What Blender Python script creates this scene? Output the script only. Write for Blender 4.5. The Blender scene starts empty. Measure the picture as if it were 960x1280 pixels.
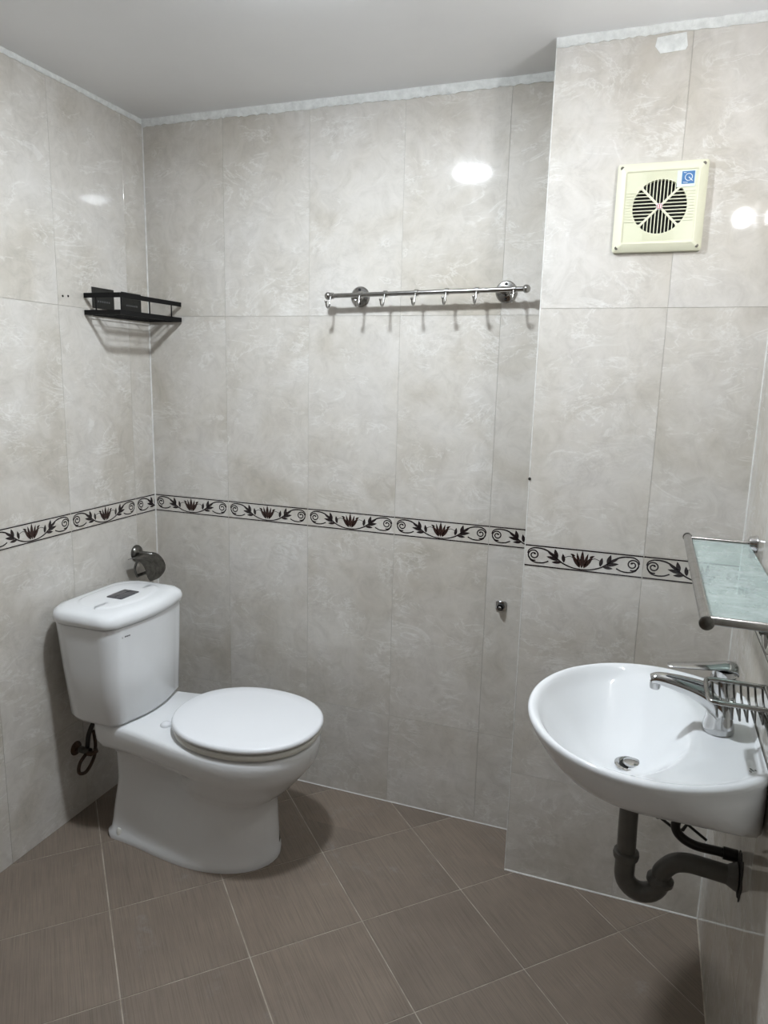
import bpy, bmesh, math, random
from math import sin, cos, pi, radians, sqrt, exp, atan2
from mathutils import Vector, Matrix
random.seed(7)
scn = bpy.context.scene
C = scn.collection

# ------------------------------------------------------------------ camera, world, exposure
cam_d = bpy.data.cameras.new('camera'); cam = bpy.data.objects.new('camera', cam_d); C.objects.link(cam)
cam.location = (1.6245, -2.0846, 1.4206)
cam.rotation_euler = (1.3813, -0.0248, 0.3532)
cam_d.sensor_fit = 'VERTICAL'; cam_d.sensor_height = 36.0; cam_d.lens = 897.0 / 1280.0 * 36.0
cam_d.clip_start = 0.02
scn.camera = cam
w = bpy.data.worlds.new('world'); scn.world = w; w.use_nodes = True
w.node_tree.nodes['Background'].inputs[0].default_value = (0.6, 0.65, 0.7, 1)
w.node_tree.nodes['Background'].inputs[1].default_value = 0.02
vs = scn.view_settings
vs.view_transform = 'Standard'; vs.look = 'None'; vs.gamma = 1.0; vs.use_curve_mapping = False
vs.exposure = 1.15
LAMP_CEILING = 235.0
LAMP_WALL = 135.0

# ------------------------------------------------------------------ room numbers (metres)
TW = 0.301                                     # tile pitch
ZR = [0.0, 0.3141, 0.9225, 0.9858, 1.5932, 2.2085]   # tile rows, row 2 is the border
ZC = 2.2085; XB = 1.3415; YB = -0.191; XR = 1.8648; YF = -2.62
FA = 0.7898; FU, FV, FT = 0.815, -0.3226, 0.3016

# ------------------------------------------------------------------ helpers
def obj(name, bm, mat=None, parent=None, smooth=False, auto=None):
    me = bpy.data.meshes.new(name)
    bmesh.ops.recalc_face_normals(bm, faces=bm.faces[:])
    bm.to_mesh(me); bm.free()
    o = bpy.data.objects.new(name, me); C.objects.link(o)
    if mat is not None:
        for m in (mat if isinstance(mat, (list, tuple)) else [mat]): me.materials.append(m)
    if smooth:
        for p in me.polygons: p.use_smooth = True
        if auto is not None: me.set_sharp_from_angle(angle=radians(auto))
    if parent is not None: o.parent = parent
    return o
def tag(o, label=None, cat=None, group=None, kind=None):
    if label: o['label'] = label
    if cat: o['category'] = cat
    if group: o['group'] = group
    if kind: o['kind'] = kind
    return o
def thing(name, label, cat, loc=(0, 0, 0), rz=0, group=None):
    o = bpy.data.objects.new(name, None); C.objects.link(o)
    o.location = loc; o.rotation_euler = (0, 0, rz); o.empty_display_size = 0.05
    return tag(o, label, cat, group)
def box(bm, x0, x1, y0, y1, z0, z1, bev=0.0, seg=1):
    vs_ = [bm.verts.new((x, y, z)) for x in (x0, x1) for y in (y0, y1) for z in (z0, z1)]
    fs = [bm.faces.new([vs_[i] for i in q]) for q in ((0,1,3,2),(4,6,7,5),(0,4,5,1),(2,3,7,6),(0,2,6,4),(1,5,7,3))]
    if bev:
        es = list({e for f in fs for e in f.edges})
        bmesh.ops.bevel(bm, geom=es, offset=bev, segments=seg, affect='EDGES', profile=0.5)
    return bm
def frame_axes(d):
    d = d.normalized(); a = Vector((0, 0, 1)) if abs(d.z) < 0.9 else Vector((1, 0, 0))
    u = d.cross(a).normalized(); return u, d.cross(u).normalized()
def tube(bm, pts, r, n=12, cap=True, flat=1.0):
    pts = [Vector(p) for p in pts]; rs = r if isinstance(r, (list, tuple)) else [r] * len(pts)
    rings = []; u = None
    for i, p in enumerate(pts):
        d = (pts[min(i + 1, len(pts) - 1)] - pts[max(i - 1, 0)])
        if d.length < 1e-9: d = Vector((0, 0, 1))
        d.normalize()
        if u is None: u, v = frame_axes(d)
        else:
            u = (u - d * u.dot(d)).normalized(); v = d.cross(u).normalized()
        rings.append([bm.verts.new(p + (u * cos(2*pi*k/n) + v * sin(2*pi*k/n) * flat) * rs[i]) for k in range(n)])
    for a, b in zip(rings, rings[1:]):
        for k in range(n): bm.faces.new([a[k], a[(k+1) % n], b[(k+1) % n], b[k]])
    if cap: bm.faces.new(rings[0]); bm.faces.new(rings[-1])
    return bm
def smooth_path(pts, n=8):
    P = [Vector(p) for p in pts]; out = []
    for i in range(len(P) - 1):
        p0, p1, p2, p3 = P[max(i-1, 0)], P[i], P[i+1], P[min(i+2, len(P)-1)]
        for k in range(n):
            t = k / n
            out.append(0.5 * ((2*p1) + (p2-p0)*t + (2*p0-5*p1+4*p2-p3)*t*t + (3*p1-p0-3*p2+p3)*t**3))
    out.append(P[-1]); return out
def lathe(bm, prof, n=24, origin=(0, 0, 0), axis='Z'):
    O = Vector(origin)
    def place(r, h, a):
        if axis == 'Z': return O + Vector((r*cos(a), r*sin(a), h))
        if axis == 'X': return O + Vector((h, r*cos(a), r*sin(a)))
        return O + Vector((r*cos(a), h, r*sin(a)))
    rings = []
    for r, h in prof:
        rings.append([bm.verts.new(place(max(r, 1e-5), h, 2*pi*k/n)) for k in range(n)])
    for a, b in zip(rings, rings[1:]):
        for k in range(n): bm.faces.new([a[k], a[(k+1) % n], b[(k+1) % n], b[k]])
    bm.faces.new(rings[0]); bm.faces.new(rings[-1])
    return bm
def loft(bm, loops, cap0=True, cap1=True):
    R = [[bm.verts.new(p) for p in L] for L in loops]; n = len(R[0])
    for a, b in zip(R, R[1:]):
        for k in range(n): bm.faces.new([a[k], a[(k+1) % n], b[(k+1) % n], b[k]])
    if cap0: bm.faces.new(R[0])
    if cap1: bm.faces.new(R[-1])
    return bm
def ball(bm, c, r, n=10):
    return lathe(bm, [(r*sin(pi*k/n), -r*cos(pi*k/n)) for k in range(n+1)], n=12, origin=c)

# ------------------------------------------------------------------ materials
def mat(name, col, rough=0.5, metal=0.0, spec=0.5):
    m = bpy.data.materials.new(name); m.use_nodes = True
    b = m.node_tree.nodes['Principled BSDF']
    b.inputs['Base Color'].default_value = (*col, 1); b.inputs['Roughness'].default_value = rough
    b.inputs['Metallic'].default_value = metal; b.inputs['Specular IOR Level'].default_value = spec
    return m
class NT:
    def __init__(s, m): s.t = m.node_tree; s.b = s.t.nodes['Principled BSDF']
    def n(s, typ, **kw):
        x = s.t.nodes.new(typ)
        for k, v in kw.items(): setattr(x, k, v)
        return x
    def l(s, a, b): s.t.links.new(a, b)
    def ramp(s, fac, stops):
        r = s.n('ShaderNodeValToRGB'); e = r.color_ramp.elements
        while len(e) > 1: e.remove(e[-1])
        e[0].position = stops[0][0]; e[0].color = (*stops[0][1], 1)
        for p, c in stops[1:]:
            q = e.new(p); q.color = (*c, 1)
        s.l(fac, r.inputs[0]); return r.outputs[0]
    def mix(s, fac, a, b, mode='MIX'):
        x = s.n('ShaderNodeMix', data_type='RGBA', blend_type=mode)
        for v, i in ((fac, 0), (a, 6), (b, 7)):
            if hasattr(v, 'is_output'): s.l(v, x.inputs[i])
            else: x.inputs[i].default_value = v if i == 0 else (*v, 1)
        return x.outputs[2]
    def noise(s, vec, scale, detail=4, rough=0.55, dist=0.0):
        x = s.n('ShaderNodeTexNoise'); x.inputs['Scale'].default_value = scale; x.inputs['Detail'].default_value = detail
        x.inputs['Roughness'].default_value = rough; x.inputs['Distortion'].default_value = dist
        if vec is not None: s.l(vec, x.inputs['Vector'])
        return x.outputs['Fac']
    def math(s, op, a, b=0.0):
        x = s.n('ShaderNodeMath', operation=op)
        for i, v in enumerate((a, b)):
            if hasattr(v, 'is_output'): s.l(v, x.inputs[i])
            else: x.inputs[i].default_value = v
        return x.outputs[0]
def obj_coords(t, rnd=13.0, scale=(1, 1, 1), rot=(0, 0, 0)):
    tc = t.n('ShaderNodeTexCoord'); mp = t.n('ShaderNodeMapping')
    mp.inputs['Scale'].default_value = scale; mp.inputs['Rotation'].default_value = rot
    if rnd:
        oi = t.n('ShaderNodeObjectInfo'); ad = t.n('ShaderNodeVectorMath', operation='ADD')
        cb = t.n('ShaderNodeCombineXYZ'); v = t.math('MULTIPLY', oi.outputs['Random'], rnd)
        for i in range(3): t.l(v, cb.inputs[i])
        t.l(tc.outputs['Object'], ad.inputs[0]); t.l(cb.outputs[0], ad.inputs[1]); t.l(ad.outputs[0], mp.inputs[0])
    else: t.l(tc.outputs['Object'], mp.inputs[0])
    return mp.outputs[0]
def make_wall_tile_mat():
    m = mat('glazed_marble_tile', (0.6, 0.58, 0.54), 0.1); t = NT(m)
    v = obj_coords(t, 17.0)
    base = t.ramp(t.noise(v, 3.2, 5, 0.6, 0.6), [(0.30, (0.490, 0.452, 0.392)), (0.5, (0.588, 0.556, 0.510)), (0.72, (0.624, 0.598, 0.566))])
    mott = t.ramp(t.noise(v, 17, 6, 0.7, 1.0), [(0.3, (0.87, 0.865, 0.855)), (0.5, (0.99, 0.99, 0.985)), (0.7, (1.07, 1.07, 1.07))])
    base = t.mix(1.0, base, mott, 'MULTIPLY')
    v2 = obj_coords(t, 17.0, (1.0, 1.0, 1.9), (0, 0.7, 0))
    rg = t.math('ABSOLUTE', t.math('SUBTRACT', t.noise(v2, 5.5, 6, 0.66, 1.0), 0.5))
    vein = t.ramp(rg, [(0.0, (1, 1, 1)), (0.010, (0.5, 0.5, 0.5)), (0.030, (0, 0, 0))])
    gate = t.ramp(t.noise(v, 6.0, 2), [(0.47, (0, 0, 0)), (0.6, (1, 1, 1))])
    f = t.math('MULTIPLY', t.math('MULTIPLY', vein, gate), 0.46)
    base = t.mix(f, base, (0.80, 0.79, 0.76))
    v3 = obj_coords(t, 17.0, (1.0, 1.0, 2.4), (0, -0.8, 0))
    rg3 = t.math('ABSOLUTE', t.math('SUBTRACT', t.noise(v3, 8.5, 4, 0.6, 0.8), 0.5))
    vein3 = t.ramp(rg3, [(0.0, (1, 1, 1)), (0.022, (0, 0, 0))])
    gate3 = t.ramp(t.noise(v, 9.0, 2), [(0.52, (0, 0, 0)), (0.60, (1, 1, 1))])
    base = t.mix(t.math('MULTIPLY', t.math('MULTIPLY', vein3, gate3), 0.40), base, (0.78, 0.77, 0.74))
    rg2 = t.math('ABSOLUTE', t.math('SUBTRACT', t.noise(v2, 11.0, 4, 0.6, 1.2), 0.5))
    dv = t.ramp(rg2, [(0.0, (1, 1, 1)), (0.03, (0, 0, 0))])
    gate2 = t.ramp(t.noise(v, 7.5, 2), [(0.5, (0, 0, 0)), (0.62, (1, 1, 1))])
    base = t.mix(t.math('MULTIPLY', t.math('MULTIPLY', dv, gate2), 0.16), base, (0.36, 0.34, 0.31))
    t.l(base, t.b.inputs['Base Color'])
    t.b.inputs['Roughness'].default_value = 0.055; t.b.inputs['Specular IOR Level'].default_value = 0.45
    bp = t.n('ShaderNodeBump'); bp.inputs['Strength'].default_value = 0.02; bp.inputs['Distance'].default_value = 0.01
    t.l(t.noise(v, 9, 2), bp.inputs['Height']); t.l(bp.outputs[0], t.b.inputs['Normal'])
    return m
def make_floor_tile_mat():
    m = mat('brown_lined_floor_tile', (0.13, 0.1, 0.08), 0.42); t = NT(m)
    v = obj_coords(t, 11.0)
    base = t.ramp(t.noise(v, 5, 4, 0.6), [(0.3, (0.186, 0.150, 0.121)), (0.7, (0.230, 0.187, 0.150))])
    vs1 = obj_coords(t, 11.0, (480, 8, 1))
    line = t.ramp(t.noise(vs1, 1.0, 3, 0.6), [(0.33, (0.80, 0.80, 0.80)), (0.5, (1.0, 1.0, 1.0)), (0.7, (1.12, 1.11, 1.10))])
    base = t.mix(1.0, base, line, 'MULTIPLY')
    oi = t.n('ShaderNodeObjectInfo')
    base = t.mix(1.0, base, t.ramp(oi.outputs['Random'], [(0, (0.93, 0.93, 0.93)), (1, (1.06, 1.05, 1.04))]), 'MULTIPLY')
    # limescale smears, with a shape of their own
    vw = t.n('ShaderNodeNewGeometry').outputs['Position']
    st = t.ramp(t.noise(vw, 3.1, 6, 0.72, 1.5), [(0.56, (0, 0, 0)), (0.68, (1, 1, 1))])
    st2 = t.ramp(t.noise(vw, 38, 3, 0.7), [(0.45, (0, 0, 0)), (0.62, (1, 1, 1))])
    base = t.mix(t.math('MULTIPLY', t.math('MULTIPLY', st, st2), 0.30), base, (0.30, 0.30, 0.29))
    t.l(base, t.b.inputs['Base Color'])
    t.b.inputs['Roughness'].default_value = 0.40; t.b.inputs['Specular IOR Level'].default_value = 0.35
    bp = t.n('ShaderNodeBump'); bp.inputs['Strength'].default_value = 0.25; bp.inputs['Distance'].default_value = 0.0006
    t.l(t.noise(vs1, 1.0, 2), bp.inputs['Height']); t.l(bp.outputs[0], t.b.inputs['Normal'])
    return m
def make_noise_mat(name, c0, c1, scale, rough, metal=0, bump=0.0, spec=0.5):
    m = mat(name, c0, rough, metal, spec); t = NT(m); v = obj_coords(t, 0)
    f = t.noise(v, scale, 5, 0.6)
    t.l(t.ramp(f, [(0.35, c0), (0.65, c1)]), t.b.inputs['Base Color'])
    if bump:
        bp = t.n('ShaderNodeBump'); bp.inputs['Strength'].default_value = bump; bp.inputs['Distance'].default_value = 0.003
        t.l(f, bp.inputs['Height']); t.l(bp.outputs[0], t.b.inputs['Normal'])
    return m
def emit(name, col, s):
    m = bpy.data.materials.new(name); m.use_nodes = True; t = m.node_tree
    t.nodes.remove(t.nodes['Principled BSDF'])
    e = t.nodes.new('ShaderNodeEmission'); e.inputs[0].default_value = (*col, 1); e.inputs[1].default_value = s
    t.links.new(e.outputs[0], t.nodes['Material Output'].inputs[0]); return m
def make_glass():
    m = mat('pale_green_glass', (0.62, 0.72, 0.70), 0.08); t = NT(m)
    v = obj_coords(t, 0)
    f = t.noise(v, 30, 5, 0.7)
    t.l(t.ramp(f, [(0.35, (0.55, 0.62, 0.61)), (0.65, (0.68, 0.74, 0.73))]), t.b.inputs['Base Color'])
    tr = t.n('ShaderNodeBsdfTransparent'); tr.inputs[0].default_value = (0.80, 0.90, 0.88, 1)
    mx = t.n('ShaderNodeMixShader'); t.l(t.ramp(f, [(0.3, (0.34,)*3), (0.7, (0.50,)*3)]), mx.inputs[0])
    t.l(tr.outputs[0], mx.inputs[1]); t.l(t.b.outputs[0], mx.inputs[2])
    t.l(mx.outputs[0], t.t.nodes['Material Output'].inputs[0]); return m
M = dict(
    tile=make_wall_tile_mat(), ftile=make_floor_tile_mat(),
    grout=make_noise_mat('wall_grout', (0.45, 0.435, 0.40), (0.53, 0.515, 0.48), 40, 0.8),
    fgrout=make_noise_mat('floor_grout', (0.30, 0.26, 0.21), (0.48, 0.43, 0.36), 18, 0.85),
    whitegrout=make_noise_mat('white_grout', (0.62, 0.61, 0.58), (0.76, 0.75, 0.72), 40, 0.8),
    plaster=make_noise_mat('rough_white_plaster', (0.66, 0.67, 0.65), (0.80, 0.81, 0.79), 60, 0.8, bump=0.8),
    ceil=make_noise_mat('ceiling_paint', (0.81, 0.81, 0.815), (0.84, 0.84, 0.845), 3, 0.35, spec=0.3),
    print=make_noise_mat('dark_border_print', (0.012, 0.009, 0.010), (0.030, 0.020, 0.020), 120, 0.2),
    flower=make_noise_mat('brown_speckled_border_print', (0.008, 0.006, 0.006), (0.055, 0.024, 0.018), 330, 0.2),
    ceramic=mat('white_glazed_ceramic', (0.77, 0.78, 0.79), 0.06, spec=0.5),
    plastic=mat('white_seat_plastic', (0.80, 0.81, 0.83), 0.25, spec=0.4),
    oldplastic=mat('ivory_seat_plastic', (0.70, 0.69, 0.64), 0.3, spec=0.4),
    chrome=mat('chrome', (0.55, 0.55, 0.55), 0.10, 1.0),
    steel=make_noise_mat('dull_stainless_steel', (0.34, 0.335, 0.32), (0.46, 0.45, 0.435), 50, 0.2, 1.0),
    darksteel=make_noise_mat('tarnished_steel', (0.11, 0.108, 0.10), (0.20, 0.195, 0.18), 60, 0.30, 1.0),
    black=mat('black_powder_coat', (0.003, 0.003, 0.0035), 0.4, spec=0.2),
    padblack=make_noise_mat('black_adhesive_pad', (0.008, 0.008, 0.0075), (0.015, 0.015, 0.013), 50, 0.35),
    ivory=mat('ivory_fan_plastic', (0.72, 0.71, 0.55), 0.30),
    ivory2=mat('ivory_fan_plastic_panel', (0.66, 0.66, 0.50), 0.33),
    dark=mat('dark_inside', (0.006, 0.006, 0.006), 0.7),
    screw=mat('dull_screw', (0.12, 0.11, 0.09), 0.5, 0.6),
    sticker=mat('pale_sticker', (0.66, 0.75, 0.68), 0.4), blue=mat('blue_sticker_print', (0.05, 0.16, 0.36), 0.4),
    white=mat('white_print', (0.75, 0.78, 0.8), 0.4), red=mat('red_emblem', (0.50, 0.10, 0.10), 0.4),
    greyink=mat('grey_ink', (0.12, 0.12, 0.12), 0.5), padtext=mat('faint_grey_print', (0.10, 0.10, 0.10), 0.5),
    button=make_noise_mat('brushed_grey_button', (0.10, 0.10, 0.11), (0.16, 0.16, 0.17), 90, 0.3, 0.5),
    pvc=make_noise_mat('dark_grey_pvc', (0.088, 0.085, 0.077), (0.115, 0.110, 0.100), 20, 0.38),
    rubber=mat('black_hose', (0.020, 0.018, 0.016), 0.42), rust=make_noise_mat('rusty_hose', (0.035, 0.022, 0.015), (0.10, 0.055, 0.03), 80, 0.6),
    hole=make_noise_mat('broken_wall_hole', (0.010, 0.009, 0.008), (0.03, 0.026, 0.02), 60, 0.9),
    cement=make_noise_mat('grey_brown_cement', (0.24, 0.20, 0.16), (0.36, 0.31, 0.26), 45, 0.85, bump=0.4),
    glass=make_glass(),
    lampw=mat('white_lamp_housing', (0.8, 0.8, 0.8), 0.4),
    glow1=emit('ceiling_lamp_light', (0.855, 0.93, 1.0), LAMP_CEILING),
    glow2=emit('bulb_light', (0.95, 0.97, 1.0), LAMP_WALL),
    skin=mat('plain_wall', (0.40, 0.39, 0.36), 0.5),
    doorwood=make_noise_mat('brown_door_wood', (0.10, 0.055, 0.030), (0.16, 0.090, 0.050), 9, 0.4),
)

# ------------------------------------------------------------------ structure shells
def shell(name, label, x0, x1, y0, y1, z0, z1, m):
    o = obj(name, box(bmesh.new(), x0, x1, y0, y1, z0, z1), m)
    return tag(o, label, None, None, 'structure')
G = 0.0012     # grout lies this far behind the tile faces
floor = shell('floor', 'brown tiled bathroom floor laid diagonally', -0.12, XR + 0.12, YF - 0.1, 0.12, -0.08, -0.001, M['fgrout'])
ceiling = shell('ceiling', 'plain pale grey painted ceiling', -0.12, XR + 0.12, YF - 0.1, 0.12, ZC, ZC + 0.08, M['ceil'])
wall_back = shell('wall_back', 'marbled tile back wall with the hook rail', -0.10, XB + 0.06, G, 0.10, -0.0005, ZC, M['grout'])
wall_duct = shell('wall_duct', 'tiled boxed-out duct wall carrying the fan', XB + G, XR + 0.1, YB + G, 0.10, -0.0005, ZC, M['grout'])
wall_right = shell('wall_right', 'tiled right wall behind the sink', XR + G, XR + 0.10, YF, YB + 0.05, -0.0005, ZC, M['grout'])
wall_front = shell('wall_front', 'plain wall behind the camera', -0.1, XR + 0.1, YF - 0.1, YF, -0.0005, ZC, M['skin'])
def make_added_door():  # unseen door, added so its dark wood bounces less light from the camera side
    d = obj('added_door_1', box(bmesh.new(), 0.55, 1.40, YF + 0.001, YF + 0.035, 0.01, 2.02), M['doorwood'])
    tag(d, 'unseen brown wooden door added behind the camera to cut fill light', None, None, 'structure')
    for z0, z1 in ((0.15, 0.90), (1.05, 1.90)): obj('door_panel', box(bmesh.new(), 0.67, 1.28, YF + 0.034, YF + 0.042, z0, z1, 0.004), M['doorwood'], d)
    for x0, x1, z0, z1 in ((0.48, 0.545, 0.0, 2.09), (1.405, 1.47, 0.0, 2.09), (0.545, 1.405, 2.025, 2.09)): obj('door_frame', box(bmesh.new(), x0, x1, YF + 0.001, YF + 0.045, z0, z1, 0.003), M['doorwood'], d)
    obj('door_handle', tube(bmesh.new(), [(0.62, YF + 0.034, 1.0), (0.62, YF + 0.075, 1.0), (0.73, YF + 0.075, 1.0)], 0.009, 10), M['steel'], d, True, 40)
make_added_door()
wall_left = obj('wall_left', box(bmesh.new(), -0.10, -G, YF, 0.09, -0.0005, ZC), M['grout'])
tag(wall_left, 'tiled left wall behind the toilet', None, None, 'structure')
wall_left.rotation_euler.z = 0.008

# ------------------------------------------------------------------ wall tiles
_tile = {}
def tile_mesh(wd, h):
    k = (round(wd, 4), round(h, 4))
    if k not in _tile:
        bm = box(bmesh.new(), 0.0004, wd - 0.0004, 0, 0.0016, 0.0004, h - 0.0004)
        es = [e for e in bm.edges if all(abs(v.co.y) < 1e-6 for v in e.verts)]
        bmesh.ops.bevel(bm, geom=es, offset=0.00025, segments=1, affect='EDGES')
        bmesh.ops.recalc_face_normals(bm, faces=bm.faces[:])
        me = bpy.data.meshes.new('tile'); bm.to_mesh(me); bm.free(); me.materials.append(M['tile']); _tile[k] = me
    return _tile[k]
def stroke(bm, pts, ws, mi, y=-0.00025):
    P = [Vector((p[0], 0, p[1])) for p in pts]; prev = None
    for i, p in enumerate(P):
        d = P[min(i+1, len(P)-1)] - P[max(i-1, 0)]; d.normalize(); nn = Vector((-d.z, 0, d.x))
        wd = ws[i] if isinstance(ws, list) else ws
        a = bm.verts.new((p.x + nn.x*wd/2, y, p.z + nn.z*wd/2)); b = bm.verts.new((p.x - nn.x*wd/2, y, p.z - nn.z*wd/2))
        if prev:
            f = bm.faces.new([prev[0], a, b, prev[1]]); f.material_index = mi
        prev = (a, b)
def leaf(bm, x0, z0, x1, z1, wd, mi, y=-0.00028, n=8):
    a, b = Vector((x0, 0, z0)), Vector((x1, 0, z1)); d = b - a; nn = Vector((-d.z, 0, d.x)).normalized()
    L = []; Rr = []
    for k in range(n + 1):
        t = k / n; q = wd / 2 * sin(pi * t) ** 0.8 * (1.15 - 0.4 * t) if 0 < t < 1 else 0.0001
        p = a + d * t; L.append((p + nn * q)); Rr.append((p - nn * q))
    vs_ = [bm.verts.new((p.x, y, p.z)) for p in L] + [bm.verts.new((p.x, y, p.z)) for p in reversed(Rr)]
    f = bm.faces.new(vs_); f.material_index = mi
def border_pattern(a, b):
    """print of one border tile between u=a and u=b, in tile coordinates"""
    bm = bmesh.new(); W = TW; H = 0.0633; c = W / 2
    for z in (0.0042, H - 0.0042): stroke(bm, [(0.001, z), (c, z), (W - 0.001, z)], 0.0036, 0)
    for s in (-1, 1):
        X = lambda u: c + s * u
        # spiral near the tile end
        cx, cz = 0.1255, 0.0345; pts = []; ws = []
        for k in range(46):
            t = k / 45; ang = pi * 0.1 + t * 2 * pi * 1.75; r = 0.0035 + 0.0125 * t
            pts.append((X(cx - r * cos(ang) * 1.05), cz + r * sin(ang))); ws.append(0.0036 if k > 4 else 0.0052)
        stroke(bm, pts, ws, 0)
        # outer arm: over the top of the spiral, down through the leaves, under the flower
        arm = smooth_path([(0.142, 0, 0.037), (0.138, 0, 0.047), (0.124, 0, 0.0535), (0.100, 0, 0.052), (0.080, 0, 0.043), (0.062, 0, 0.028), (0.045, 0, 0.017), (0.022, 0, 0.0095), (0.0, 0, 0.0078)], 6)
        stroke(bm, [(X(p.x), p.z) for p in arm], [0.0028 + 0.0014 * sin(pi * i / len(arm)) for i in range(len(arm))], 0)
        low = smooth_path([(0.1395, 0, 0.030), (0.132, 0, 0.0185), (0.118, 0, 0.0135), (0.100, 0, 0.0145), (0.086, 0, 0.0205)], 6)
        stroke(bm, [(X(p.x), p.z) for p in low], 0.0036, 0)
        for q in ((0.064, 0.028, 0.071, 0.055, 0.0115), (0.058, 0.026, 0.092, 0.033, 0.0100), (0.067, 0.033, 0.091, 0.048, 0.0085), (0.046, 0.021, 0.050, 0.045, 0.0100), (0.052, 0.021, 0.078, 0.0185, 0.0085)):
            leaf(bm, X(q[0]), q[1], X(q[2]), q[3], q[4], 0)
        stroke(bm, [(X(p.x), p.z) for p in smooth_path([(0.022, 0, 0.036), (0.032, 0, 0.040), (0.044, 0, 0.036)], 5)], 0.0016, 0)
        for q in ((0.005, 0.012, 0.027, 0.046, 0.0105), (0.0045, 0.013, 0.0145, 0.052, 0.0085), (0.018, 0.042, 0.031, 0.047, 0.0055)):
            leaf(bm, X(q[0]), q[1], X(q[2]), q[3], q[4], 1)
    leaf(bm, c, 0.011, c, 0.058, 0.0115, 1, -0.00032)
    for lo, no in ((a, (-1, 0, 0)), (b, (1, 0, 0))):
        if 0 < lo < W:
            bmesh.ops.bisect_plane(bm, geom=bm.verts[:] + bm.edges[:] + bm.faces[:], plane_co=(lo, 0, 0), plane_no=no, clear_outer=True)
    bmesh.ops.translate(bm, verts=bm.verts[:], vec=(-a, 0, 0))
    for f in bm.faces:
        f.normal_update()
        if f.normal.y > 0: f.normal_flip()
    me = bpy.data.meshes.new('border_print'); bm.to_mesh(me); bm.free()
    me.materials.append(M['print']); me.materials.append(M['flower']); return me
_pat = {}
def tiles(parent, origin, rz, spans, rows=range(5)):
    """spans: (start along the wall, width, first u of the print)"""
    for (s, wd, u0) in spans:
        for r in rows:
            h = ZR[r + 1] - ZR[r]
            o = bpy.data.objects.new('border_tile' if r == 2 else 'tile', tile_mesh(wd, h)); C.objects.link(o)
            o.parent = parent; o.rotation_euler = (0, 0, rz)
            o.location = Vector(origin) + Vector((cos(rz), sin(rz), 0)) * s + Vector((0, 0, ZR[r]))
            if r == 2:
                k = (round(u0, 4), round(wd, 4))
                if k not in _pat: _pat[k] = border_pattern(u0, u0 + wd)
                p = bpy.data.objects.new('border_print', _pat[k]); C.objects.link(p); p.parent = o
tiles(wall_back, (0, 0, 0), 0, [(i * TW, TW, 0) for i in range(4)] + [(4 * TW, XB - 4 * TW, 0)])
tiles(wall_duct, (XB, YB, 0), 0, [(0, TW, 0), (TW, XR - XB - TW, 0)])
tiles(wall_duct, (XB, 0, 0), -pi / 2, [(0, 0.191, 0.11)])
lsp = [(-0.1041, 0.1041, 0)] + [(-0.1041 - (i + 1) * TW, TW, 0) for i in range(8)]
tiles(wall_left, (0, 0, 0), pi / 2, lsp)
tiles(wall_right, (XR, YB, 0), -pi / 2, [(i * TW, TW, 0) for i in range(8)])

# ------------------------------------------------------------------ floor tiles
def clip_poly(P, inside, cut):
    out = []
    for i in range(len(P)):
        a, b = P[i - 1], P[i]
        if inside(b):
            if not inside(a): out.append(cut(a, b))
            out.append(b)
        elif inside(a): out.append(cut(a, b))
    return out
def clip_rect(P, x0, x1, y0, y1):
    for ax, v, sg in ((0, x0, 1), (0, x1, -1), (1, y0, 1), (1, y1, -1)):
        ins = lambda p: (p[ax] - v) * sg >= 0
        def cut(a, b):
            t = (v - a[ax]) / (b[ax] - a[ax]); return (a[0] + (b[0] - a[0]) * t, a[1] + (b[1] - a[1]) * t)
        P = clip_poly(P, ins, cut)
        if len(P) < 3: return []
    return P
ca, sa = cos(FA), sin(FA); gp = 0.0016
def floor_tile(i, j, x1, y1, y0=YF, x0=0.0):
    loc = [(i*FT + gp, j*FT + gp), ((i+1)*FT - gp, j*FT + gp), ((i+1)*FT - gp, (j+1)*FT - gp), (i*FT + gp, (j+1)*FT - gp)]
    wp = clip_rect([(FU + ca*u - sa*v, FV + sa*u + ca*v) for u, v in loc], x0, x1, y0, y1)
    if len(wp) < 3: return
    ox, oy = FU + ca*i*FT - sa*j*FT, FV + sa*i*FT + ca*j*FT
    lp = [((x-ox)*ca + (y-oy)*sa, -(x-ox)*sa + (y-oy)*ca) for x, y in wp]
    area = abs(sum(lp[k-1][0]*lp[k][1] - lp[k][0]*lp[k-1][1] for k in range(len(lp)))) / 2
    if area < 0.0004: return
    bm = bmesh.new(); bt = [bm.verts.new((x, y, -0.0012)) for x, y in lp]; f = bm.faces.new(bt)
    r = bmesh.ops.extrude_face_region(bm, geom=[f]); top = [v for v in r['geom'] if isinstance(v, bmesh.types.BMVert)]
    for v in top: v.co.z = 0.0
    o = obj('tile', bm, M['ftile'], floor); o.location = (ox, oy, 0); o.rotation_euler = (0, 0, FA)
for i in range(-9, 8):
    for j in range(-10, 6):
        floor_tile(i, j, XR, YB)                     # the room up to the duct
        floor_tile(i, j, XB, 0.0, y0=YB)             # the strip beside the duct

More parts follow.
